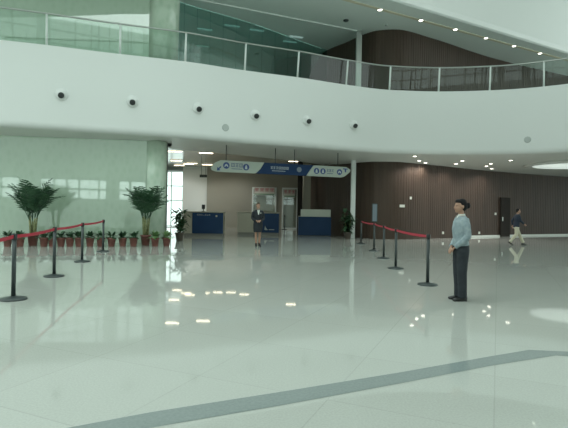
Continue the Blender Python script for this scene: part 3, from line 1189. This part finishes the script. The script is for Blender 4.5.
labs = ['red belt running out of the photo before the palms', 'red belt between the first and second posts before the palms',
        'red belt between the second and third posts before the palms', 'red belt between the third and last posts before the palms']
for a, b, l in zip(LP, LP[1:], labs):
    belt(a, b, l, 'red belts before the palms')
labs = ['red belt from the post nearest the guard to the second post', 'red belt between the second and third posts before the slat wall',
        'red belt from the third post to the post with the sign holder', 'red belt between the sign holder post and the last post by the white column']
for a, b, l in zip(RP, RP[1:], labs):
    belt(a, b, l, 'red belts before the slat wall')

# ------------------------------------------------------------------ plants
def leaf_blade(mb, base, d, up, L_, W, droop, seg=5, fold=0.0):
    """a pointed blade bending downwards"""
    d = d.normalized()
    side = d.cross(up)
    side = side.normalized() if side.length > 1e-4 else Vector((1, 0, 0))
    p = Vector(base)
    vs, fs = [], []
    for i in range(seg + 1):
        t = i / seg
        w = W * (math.sin(math.pi * min(1, .12 + t * .88)) ** .8) * .5 if i < seg else .001
        vs += [p - side * w, p + side * w]
        d = (d + Vector((0, 0, -droop / seg))).normalized()
        p = p + d * (L_ / seg)
    for i in range(seg):
        fs.append((2 * i, 2 * i + 1, 2 * i + 3, 2 * i + 2))
    mb.add(vs, fs, True)


def pot_parts(e, r, h, m, flare=1.0):
    q = MB(); q.lathe((0, 0, 0), [(r * .68, 0), (r * .72, .01), (r * .95, h * .85), (r * 1.08, h * .86), (r * 1.08, h), (r * .95, h), (r * .93, h * .92)], 24)
    q.build('pot', m, e)
    q = MB(); q.lathe((0, 0, h * .88), [(r * .93, 0), (r * .6, .015), (r * .05, .02)], 20)
    q.build('soil', M['soil'], e)


def make_palm(seed, H, spread):
    r = random.Random(seed)
    e = empty('potted_palm', (0, 0, 0))
    pot_parts(e, .19, .40, M['pot_red'])
    tr = MB(); fo_ = MB()
    stems = []
    for k_ in range(6):
        a = 2 * math.pi * k_ / 6 + r.uniform(-.3, .3)
        b = Vector((math.cos(a) * .07, math.sin(a) * .07, .36))
        h = H * r.uniform(.38, .48)
        t = Vector((math.cos(a) * .14, math.sin(a) * .14, h))
        tr.tube([b, b.lerp(t, .5), t], [.045, .035, .024], 8)
        stems.append((t, a))
    tr.build('stems', M['stem'], e)
    for t, a in stems:
        for j in range(4):
            an = a + r.uniform(-.9, .9)
            el = r.uniform(1.1, 1.45) if j else 1.5
            d = Vector((math.cos(an) * math.cos(el), math.sin(an) * math.cos(el), math.sin(el)))
            L_ = H * r.uniform(.52, .70) * spread
            p = Vector(t)
            N = 13
            pts_, dirs = [p.copy()], [d.copy()]
            dr = r.uniform(.6, 1.5)
            for i in range(N):
                d = (d + Vector((math.cos(an) * .018, math.sin(an) * .018, -dr / N * (0.25 + 1.3 * i / N)))).normalized()
                p = p + d * (L_ / N)
                pts_.append(p.copy()); dirs.append(d.copy())
            fo_.tube(pts_, [.013 * (1 - .7 * i / N) for i in range(N + 1)], 5)
            for i in range(3, N + 1):
                t_ = i / N
                side = dirs[i].cross(Vector((0, 0, 1)))
                side = side.normalized() if side.length > 1e-3 else Vector((1, 0, 0))
                up_ = side.cross(dirs[i])
                for sg in (-1, 1):
                    ld = (dirs[i] * .75 + side * sg * .75 + up_ * .15)
                    ll = .46 * math.sin(math.pi * (.18 + .78 * t_)) * r.uniform(.85, 1.1) + .06
                    leaf_blade(fo_, pts_[i], ld, up_, ll, .055, r.uniform(.5, 1.0), 4)
    fo_.build('fronds', M['palm'], e)
    return e


P1 = gnd(32.8, 245.6)
palm = make_palm(3, 2.3, .95)
palm.location = P1
tag(palm, 'tall potted palm at the photo edge, spreading over the red belt', 'palm', 'potted palms before the green wall')
P2 = gnd(145.5, 245.4)
palm2 = make_palm(11, 2.4, .78)
palm2.location = P2
tag(palm2, 'tall potted palm near the end of the green wall, beside pale leafy plants', 'palm', 'potted palms before the green wall')


def make_small(seed, leafmat, h=.46, n=26):
    r = random.Random(seed)
    e = empty('potted_plant', (0, 0, 0))
    pot_parts(e, .15, .32, M['pot_red'])
    q = MB()
    for i in range(n):
        a = r.uniform(0, 2 * math.pi)
        el = r.uniform(.35, 1.45)
        b = Vector((math.cos(a) * .03, math.sin(a) * .03, .29))
        d = Vector((math.cos(a) * math.cos(el), math.sin(a) * math.cos(el), math.sin(el)))
        L_ = r.uniform(.20, .31)
        st_ = b + d * L_ * .4
        q.tube([b, st_], [.008, .005], 5)
        leaf_blade(q, st_, d, Vector((0, 0, 1)), L_ * .75, r.uniform(.08, .12), r.uniform(.7, 1.6), 5)
    q.build('foliage', leafmat, e)
    return e


smalls = [make_small(s_, M['leaf']) for s_ in (1, 2, 5)]
sx = [7.5, 20, 44, 52.3, 61, 69.8, 79, 90, 100.5, 111.5, 122.7, 133.5]
for i, x in enumerate(sx):
    y = 246.6 - 0.002 * (x - 7)
    p = gnd(x, y)
    o = smalls[i] if i < 3 else dup(smalls[i % 3], p)
    o.location = p
    o.rotation_euler.z = i * 1.7
    if i < 2:
        lab = ['small dark-leaved red-potted plant at the photo edge end of the row', 'small dark-leaved red-potted plant just before the palm at the photo edge'][i]
    else:
        lab = 'small dark-leaved plant in a red pot, %s after the palm standing at the photo edge' % ORD[i - 2]
    tag(o, lab, 'potted plant', 'small red-potted plants before the green wall')
    o.scale = (1, 1, 1)
pale = make_small(21, M['leaf_pale'], n=34)
pale.location = gnd(155, 246.4)
tag(pale, 'pale green leafy plant in a red pot, just beside the palm near the wall end', 'potted plant', 'pale leafy plants by the green wall end')
pp = dup(pale, gnd(166.5, 246.2), 2.0)
tag(pp, 'pale green leafy plant in a red pot at the rounded end of the green wall', 'potted plant', 'pale leafy plants by the green wall end')


def make_bush(seed, H, W, n, potm, leafmat, name):
    r = random.Random(seed)
    e = empty(name, (0, 0, 0))
    pot_parts(e, .2, .36, potm)
    q = MB(); tr = MB()
    for k_ in range(4):
        a = k_ * 1.7 + .3
        t = Vector((math.cos(a) * W * .25, math.sin(a) * W * .25, H * r.uniform(.7, .92)))
        b = Vector((math.cos(a) * .04, math.sin(a) * .04, .32))
        mid = b.lerp(t, .5) + Vector((math.cos(a), math.sin(a), 0)) * .05
        tr.tube([b, mid, t], [.02, .016, .008], 6)
        for i in range(n):
            u = r.uniform(.05, 1)
            p = b.lerp(mid, u * 2) if u < .5 else mid.lerp(t, u * 2 - 1)
            an = r.uniform(0, 2 * math.pi)
            el = r.uniform(-.1, 1.1)
            d = Vector((math.cos(an) * math.cos(el), math.sin(an) * math.cos(el), math.sin(el)))
            leaf_blade(q, p, d, Vector((0, 0, 1)), r.uniform(.26, .42) * W / .7, r.uniform(.10, .16), r.uniform(.5, 1.4), 5)
    tr.build('stems', M['stem'], e)
    q.build('foliage', leafmat, e)
    return e


b1 = make_bush(7, 1.7, .75, 30, M['pot_dark'], M['leaf'], 'potted_shrub')
b1.location = gnd(179.5, 240.8)
tag(b1, 'dark broad-leaved potted shrub against the bright window beside the green wall end', 'potted shrub')
b2 = make_bush(9, 1.5, .8, 40, M['pot_dark'], M['leaf'], 'potted_shrub')
b2.location = gnd(347.5, 239.2)
tag(b2, 'dark green potted shrub at the foot of the slim white column', 'potted shrub')

# ------------------------------------------------------------------ wall plates on the slats
plates = [(402, 206, .30, 'wider pale plate on the slat wall above the red belts'), (410.5, 198, .12, 'tiny pale plate above the wider plate on the slat wall'),
          (442.8, 232.8, .14, 'low socket plate on the slat wall just before the guard'), (479, 232.8, .14, 'low socket plate on the slat wall just behind the guard'),
          (495.3, 213.8, .15, 'pale switch plate on the slat wall beside the dark door')]
for x, y, w, lab in plates:
    u, v = uvp(x, y)
    p, t, n = plan_frame(SLAT, CX + u)
    z = CH + v / F * p.y
    m = MB()
    a, b = p - t * w / 2, p + t * w / 2
    m.slab(a, b, .03, z - .07, z + .07, 0.0)
    tag(m.build('wall_plate', M['socket'], origin=Vector((p.x, p.y, z))), lab, 'wall plate', 'pale wall plates on the slats')

# ------------------------------------------------------------------ people
def fuse(mb, name, m, parent, voxel, smooth=4):
    """join the lofted pieces into one continuous skin"""
    o = mb.build(name, m)
    md = o.modifiers.new('r', 'REMESH'); md.mode = 'VOXEL'; md.voxel_size = voxel; md.use_smooth_shade = True
    if smooth:
        s_ = o.modifiers.new('s', 'SMOOTH'); s_.iterations = smooth; s_.factor = 0.5
    dg = bpy.context.evaluated_depsgraph_get()
    me = bpy.data.meshes.new_from_object(o.evaluated_get(dg))
    o.modifiers.clear()
    old = o.data
    o.data = me
    bpy.data.meshes.remove(old)
    if not me.materials:
        me.materials.append(m)
    for p in me.polygons:
        p.use_smooth = True
    if parent:
        o.parent = parent
    return o


def head_pieces(mb, c, k=1.0, yaw=0.0):
    """head centred on c, looking along -y turned by yaw"""
    R = Matrix.Rotation(yaw, 3, 'Z')
    c = Vector(c)

    def T(p):
        return c + R @ (Vector(p) * k)
    def bl(p, r):
        b = MB(); b.ball((0, 0, 0), r, 18, 12)
        mb.add([T(Vector(p) + q) for q in b.v], b.f, True)
    bl((0, .012, .025), (.074, .094, .092))
    bl((0, -.022, -.035), (.060, .068, .075))
    bl((0, -.055, -.085), (.030, .030, .026))      # chin
    bl((0, -.096, -.022), (.011, .018, .020))      # nose tip
    bl((0, -.086, .002), (.009, .014, .028))       # nose bridge
    bl((0, -.083, -.055), (.024, .010, .010))      # mouth
    for s_ in (-1, 1):
        bl((s_ * .075, .012, -.012), (.010, .020, .032))   # ears
        bl((s_ * .030, -.076, .022), (.020, .010, .006))   # brow
    return T


def hand_pieces(mb, wrist, d, palm_n, thumb_side, k=1.0, curl=0.5):
    """palm plus five bent fingers; d along the hand, palm_n out of the palm"""
    d = Vector(d).normalized()
    n = Vector(palm_n); n = (n - d * n.dot(d)).normalized()
    s_ = d.cross(n) * thumb_side
    w = Vector(wrist)
    mb.tube([w, w + d * .03 * k, w + d * .085 * k], [(.024 * k, .017 * k), (.034 * k, .016 * k), (.038 * k, .013 * k)], 12, side=s_)
    for i, (off, L_) in enumerate(((.029, .070), (.010, .080), (-.009, .074), (-.027, .058))):
        p = w + d * .08 * k + s_ * off * k
        dd = d.copy()
        pts_ = [p.copy()]
        for j in range(3):
            dd = (dd + n * curl * .55).normalized()
            p = p + dd * (L_ * k * (.42, .33, .25)[j])
            pts_.append(p.copy())
        mb.tube(pts_, [.0095 * k, .009 * k, .008 * k, .006 * k], 8)
    p = w + d * .025 * k + s_ * .028 * k
    td = (d * .65 + s_ * .7 + n * .25).normalized()
    p2 = p + td * .035 * k
    p3 = p2 + (d * .9 + s_ * .25 + n * .4).normalized() * .032 * k
    mb.tube([p, p2, p3], [.012 * k, .0105 * k, .007 * k], 8)


def eyes_mouth(T, root, lips=True):
    m = MB()
    for s_ in (-1, 1):
        b = MB(); b.ball((0, 0, 0), (.011, .006, .006), 10, 8)
        m.add([T(Vector((s_ * .030, -.0815, .006)) + q) for q in b.v], b.f, True)
    m.build('eyes', M['eye'], root)
    if lips:
        m = MB()
        b = MB(); b.ball((0, 0, 0), (.020, .006, .006), 10, 8)
        m.add([T(Vector((0, -.0915, -.055)) + q) for q in b.v], b.f, True)
        m.build('lips', M['lip'], root)


def shoe(root, p, d, L_=.25, mname='shoe', heel=0.0):
    d = Vector((d[0], d[1], 0)).normalized()
    p = Vector(p)
    m = MB()
    sd_ = Vector((-d.y, d.x, 0))
    pts_ = [p - d * .07 + Vector((0, 0, .045 + heel)), p - d * .02 + Vector((0, 0, .045 + heel)), p + d * .06 + Vector((0, 0, .037 + heel * .5)), p + d * .13 + Vector((0, 0, .028)), p + d * (L_ - .07) + Vector((0, 0, .022))]
    m.tube(pts_, [(.032, .042), (.038, .045), (.042, .036), (.046, .028), (.025, .018)], 14, side=sd_)
    m.tube([p - d * .01 + Vector((0, 0, .04 + heel)), p - d * .01 + Vector((0, 0, .10 + heel))], [.044, .042], 12)
    m.box(tuple(p + d * .05 + Vector((0, 0, .008))), (L_ * .92, .082, .016), math.atan2(d.y, d.x))
    if heel:
        m.box(tuple(p - d * .05 + Vector((0, 0, heel / 2 + .01))), (.04, .045, heel + .02), math.atan2(d.y, d.x))
    fuse(m, 'shoe', M[mname], root, .008, 3)


# --- guard: side-on, hands clasped in front
def build_guard():
    loc = gnd(459.3, 300.2)
    B = MB()
    B.tube([(0, .01, .80), (0, .012, .90), (0, 0, 1.04), (0, -.01, 1.20), (0, .0, 1.32), (0, .012, 1.395), (0, .015, 1.43)],
           [(.13, .095), (.155, .11), (.125, .09), (.145, .105), (.165, .095), (.12, .07), (.06, .055)], 20, side=(1, 0, 0))
    B.tube([(0, .015, 1.40), (0, .005, 1.47), (0, -.005, 1.53)], [.052, .046, .05], 14)
    T = head_pieces(B, (0, -.012, 1.585), 1.0, math.radians(4))
    for s_ in (-1, 1):
        B.tube([(s_ * .085, .01, .86), (s_ * .085, .0, .66), (s_ * .08, -.005, .46), (s_ * .078, .012, .28), (s_ * .075, .02, .08)],
               [.085, .07, .054, .05, .036], 14)
        B.tube([(s_ * .145, .012, 1.365), (s_ * .19, .03, 1.24), (s_ * .205, .045, 1.09)], [.05, .045, .038], 12)
        B.tube([(s_ * .205, .045, 1.09), (s_ * .165, -.04, .985), (s_ * .075, -.122, .895)], [.039, .034, .025], 12)
    hand_pieces(B, (.072, -.124, .893), (-.75, -.35, -.55), (-.1, .55, -.6), 1, .95, .55)
    hand_pieces(B, (-.072, -.124, .893), (.62, -.55, -.62), (.1, .5, -.6), -1, .95, .55)
    body = fuse(B, 'person', M['skin'], None, .0075, 3)
    body.location = loc
    body.rotation_euler = (0, 0, math.radians(-88))
    tag(body, 'uniformed guard standing side-on with clasped hands, pale blue-grey shirt and dark trousers', 'person')
    # hair with a bun
    h = MB()
    h.ball(T((0, .030, .045)), (.084, .088, .090), 18, 12)
    h.ball(T((0, .055, .0)), (.076, .065, .085), 18, 12)
    h.ball(T((0, -.030, .082)), (.068, .055, .040), 16, 10)
    h.ball(T((0, .130, .015)), (.052, .050, .054), 16, 10)
    fuse(h, 'hair', M['hair'], body, .008, 3)
    eyes_mouth(T, body)
    # shirt
    g = MB()
    g.tube([(0, .01, .925), (0, .006, .97), (0, .0, 1.05), (0, -.008, 1.20), (0, .004, 1.32), (0, .014, 1.395), (0, .014, 1.425)],
           [(.172, .128), (.168, .126), (.152, .116), (.164, .126), (.182, .112), (.135, .088), (.070, .066)], 24, side=(1, 0, 0))
    for s_ in (-1, 1):
        g.tube([(s_ * .135, .012, 1.37), (s_ * .185, .028, 1.26), (s_ * .208, .045, 1.09), (s_ * .21, .045, 1.075)], [.068, .063, .055, .05], 14)
        g.tube([(s_ * .208, .05, 1.095), (s_ * .168, -.035, .99), (s_ * .092, -.108, .915)], [.055, .049, .038], 14)
    fuse(g, 'shirt', M['shirt'], body, .010, 4)
    c = MB()
    c.tube([(0, .014, 1.415), (0, .010, 1.455)], [(.066, .066), (.056, .058)], 18, side=(1, 0, 0))
    c.add([(-.012, -.07, 1.425), (-.055, -.045, 1.44), (-.06, -.095, 1.37)], [(0, 1, 2)])
    c.add([(.012, -.07, 1.425), (.055, -.045, 1.44), (.06, -.095, 1.37)], [(0, 2, 1)])
    c.build('collar', M['collar'], body)
    for s_ in (-1, 1):
        k_ = MB()
        k_.tube([(s_ * .107, -.092, .929), (s_ * .085, -.116, .905)], [.041, .041], 14)
        k_.build('cuff', M['shirt'], body)
    # trousers and belt
    t = MB()
    t.tube([(0, .012, .79), (0, .014, .87), (0, .008, .97)], [(.165, .122), (.172, .128), (.148, .112)], 22, side=(1, 0, 0))
    for s_ in (-1, 1):
        t.tube([(s_ * .085, .014, .85), (s_ * .085, .006, .66), (s_ * .082, .004, .46), (s_ * .08, .015, .26), (s_ * .078, .018, .055)],
               [(.094, .106), (.082, .094), (.072, .082), (.068, .076), (.068, .075)], 18, side=(1, 0, 0))
    fuse(t, 'trousers', M['trousers'], body, .010, 4)
    for s_ in (-1, 1):
        shoe(body, (s_ * .078, .025, 0), (s_ * .12, -1))


# --- woman in a dark skirt suit, facing the hall
def build_clerk():
    loc = gnd(257.6, 246.3)
    B = MB()
    B.tube([(0, .01, .82), (0, .012, .92), (0, 0, 1.06), (0, -.01, 1.22), (0, 0, 1.34), (0, .012, 1.41), (0, .015, 1.45)],
           [(.13, .095), (.155, .11), (.12, .09), (.14, .105), (.16, .09), (.11, .07), (.055, .05)], 20, side=(1, 0, 0))
    B.tube([(0, .015, 1.42), (0, 0, 1.53)], [.048, .046], 14)
    T = head_pieces(B, (0, -.01, 1.58), .98, math.radians(12))
    for s_ in (-1, 1):
        B.tube([(s_ * .085, .01, .88), (s_ * .08, 0, .66), (s_ * .075, -.005, .50), (s_ * .07, .015, .33), (s_ * .062, .02, .11)], [.08, .065, .048, .05, .03], 14)
        B.tube([(s_ * .14, .012, 1.38), (s_ * .20, .03, 1.24), (s_ * .225, .03, 1.11)], [.05, .045, .038], 12)
    B.tube([(.225, .03, 1.11), (.17, -.08, 1.02), (.07, -.14, 1.0)], [.038, .033, .024], 12)
    B.tube([(-.225, .03, 1.11), (-.17, -.08, 1.02), (-.07, -.14, 1.0)], [.038, .033, .024], 12)
    hand_pieces(B, (.07, -.14, 1.0), (-1, -.2, -.2), (0, .8, -.3), 1, .9, .5)
    hand_pieces(B, (-.07, -.165, .99), (1, -.1, -.25), (0, .8, -.3), -1, .9, .5)
    body = fuse(B, 'person', M['skin'], None, .009, 3)
    body.location = loc
    body.rotation_euler = (0, 0, math.radians(10))
    tag(body, 'woman in a dark skirt suit and white blouse standing before the check-in counter', 'person')
    h = MB()
    h.ball(T((0, .028, .045)), (.082, .085, .088), 18, 12)
    h.ball(T((0, .05, 0)), (.076, .06, .085), 18, 12)
    h.ball(T((0, -.03, .084)), (.07, .05, .034), 16, 10)
    h.ball(T((0, .115, -.005)), (.042, .04, .042), 14, 10)
    fuse(h, 'hair', M['hair_brown'], body, .009, 3)
    eyes_mouth(T, body)
    g = MB()
    g.tube([(0, .01, .86), (0, .005, .98), (0, 0, 1.08), (0, -.008, 1.22), (0, .004, 1.34), (0, .014, 1.415), (0, .014, 1.44)],
           [(.185, .135), (.17, .125), (.15, .115), (.165, .125), (.178, .11), (.125, .085), (.062, .06)], 24, side=(1, 0, 0))
    for s_ in (-1, 1):
        g.tube([(s_ * .13, .012, 1.385), (s_ * .195, .028, 1.26), (s_ * .228, .03, 1.10)], [.066, .06, .053], 14)
        g.tube([(s_ * .228, .034, 1.11), (s_ * .175, -.075, 1.025), (s_ * .09, -.13, 1.0)], [.053, .047, .036], 14)
    fuse(g, 'jacket', M['suit'], body, .011, 4)
    c = MB()
    c.add([(-.055, -.098, 1.41), (.055, -.098, 1.41), (.012, -.145, 1.24), (-.012, -.145, 1.24)], [(0, 1, 2, 3)])
    c.tube([(0, .012, 1.425), (0, .008, 1.46)], [(.058, .056), (.052, .052)], 16, side=(1, 0, 0))
    c.build('blouse', M['collar'], body)
    n = MB()
    n.box((.085, -.138, 1.30), (.055, .01, .022)); n.build('name_badge', M['collar'], body)
    k_ = MB()
    k_.tube([(0, .01, .98), (0, .012, .88), (0, .008, .72), (0, .006, .55)], [(.16, .12), (.185, .138), (.185, .14), (.165, .13)], 24, side=(1, 0, 0))
    fuse(k_, 'skirt', M['suit'], body, .011, 4)
    for s_ in (-1, 1):
        shoe(body, (s_ * .062, .025, 0), (s_ * .1, -1), .22, 'shoe', .05)


# --- man striding past the slat wall
def build_walker():
    loc = gnd(516.3, 245.0)
    B = MB()
    fy = -1
    B.tube([(0, .02, .82), (0, .01, .92), (0, -.01, 1.08), (0, -.03, 1.25), (0, -.04, 1.38), (0, -.04, 1.44), (0, -.04, 1.48)],
           [(.14, .10), (.155, .11), (.14, .10), (.165, .115), (.18, .10), (.12, .075), (.06, .055)], 20, side=(1, 0, 0))
    B.tube([(0, -.04, 1.45), (0, -.055, 1.56)], [.055, .052], 14)
    T = head_pieces(B, (0, -.065, 1.615), 1.03, math.radians(-6))
    legs = {1: [(.09, 0, .88), (.088, -.16, .52), (.085, -.36, .13)], -1: [(-.09, .02, .88), (-.088, .05, .50), (-.085, .34, .16)]}
    for s_, L_ in legs.items():
        B.tube([L_[0], Vector(L_[0]).lerp(Vector(L_[1]), .5), L_[1], Vector(L_[1]).lerp(Vector(L_[2]), .45), L_[2]], [.088, .075, .055, .052, .036], 14)
    arms = {1: [(.17, -.035, 1.40), (.215, .12, 1.17), (.20, .10, .93)], -1: [(-.17, -.035, 1.40), (-.215, -.08, 1.16), (-.19, -.27, 1.02)]}
    for s_, A in arms.items():
        B.tube([A[0], Vector(A[0]).lerp(Vector(A[1]), .5), A[1]], [.055, .05, .042], 12)
        B.tube([A[1], Vector(A[1]).lerp(Vector(A[2]), .5), A[2]], [.042, .038, .028], 12)
    hand_pieces(B, arms[1][2], (0, .0, -1), (-1, 0, 0), 1, 1.0, .4)
    hand_pieces(B, arms[-1][2], (0, -.7, -.6), (1, 0, 0), -1, 1.0, .4)
    body = fuse(B, 'person', M['skin'], None, .009, 3)
    body.location = loc
    body.rotation_euler = (0, 0, math.radians(88))
    body.scale = (.96, .96, .96)
    tag(body, 'man in a navy jacket and cream trousers striding past the dark door', 'person')
    h = MB()
    h.ball(T((0, .025, .045)), (.083, .085, .088), 18, 12)
    h.ball(T((0, .05, .01)), (.076, .058, .07), 18, 12)
    fuse(h, 'hair', M['hair'], body, .009, 3)
    eyes_mouth(T, body)
    g = MB()
    g.tube([(0, .015, .84), (0, .01, .94), (0, -.01, 1.08), (0, -.03, 1.25), (0, -.038, 1.38), (0, -.04, 1.45), (0, -.04, 1.475)],
           [(.185, .135), (.182, .132), (.17, .125), (.188, .138), (.198, .118), (.14, .09), (.07, .066)], 24, side=(1, 0, 0))
    for s_, A in arms.items():
        a0, a1, a2 = (Vector(q) for q in A)
        g.tube([a0 - Vector((s_ * .02, 0, 0)), a0.lerp(a1, .5), a1 + (a1 - a0) * .05], [.072, .066, .058], 14)
        g.tube([a1, a1.lerp(a2, .5), a1.lerp(a2, .96)], [.058, .052, .043], 14)
    fuse(g, 'jacket', M['navy'], body, .011, 4)
    t = MB()
    t.tube([(0, .02, .80), (0, .015, .88), (0, .01, .97)], [(.168, .125), (.172, .126), (.16, .118)], 22, side=(1, 0, 0))
    for s_, L_ in legs.items():
        a0, a1, a2 = (Vector(q) for q in L_)
        t.tube([a0 + Vector((0, 0, -.02)), a0.lerp(a1, .5), a1, a1.lerp(a2, .5), a2 + Vector((0, 0, -.02))], [.108, .095, .08, .074, .070], 16)
    fuse(t, 'trousers', M['cream'], body, .011, 4)
    shoe(body, (.085, -.35, .0), (0.05, -1), .27)
    m = MB()
    a2 = Vector(legs[-1][2])
    m.tube([a2 + Vector((0, .06, .01)), a2 + Vector((0, .02, -.03)), a2 + Vector((0, -.05, -.085)), a2 + Vector((0, -.12, -.125)), a2 + Vector((0, -.17, -.135))],
           [(.034, .04), (.042, .045), (.044, .036), (.046, .028), (.028, .02)], 14, side=(1, 0, 0))
    fuse(m, 'shoe', M['shoe'], body, .008, 3)


build_guard()
build_clerk()
build_walker()
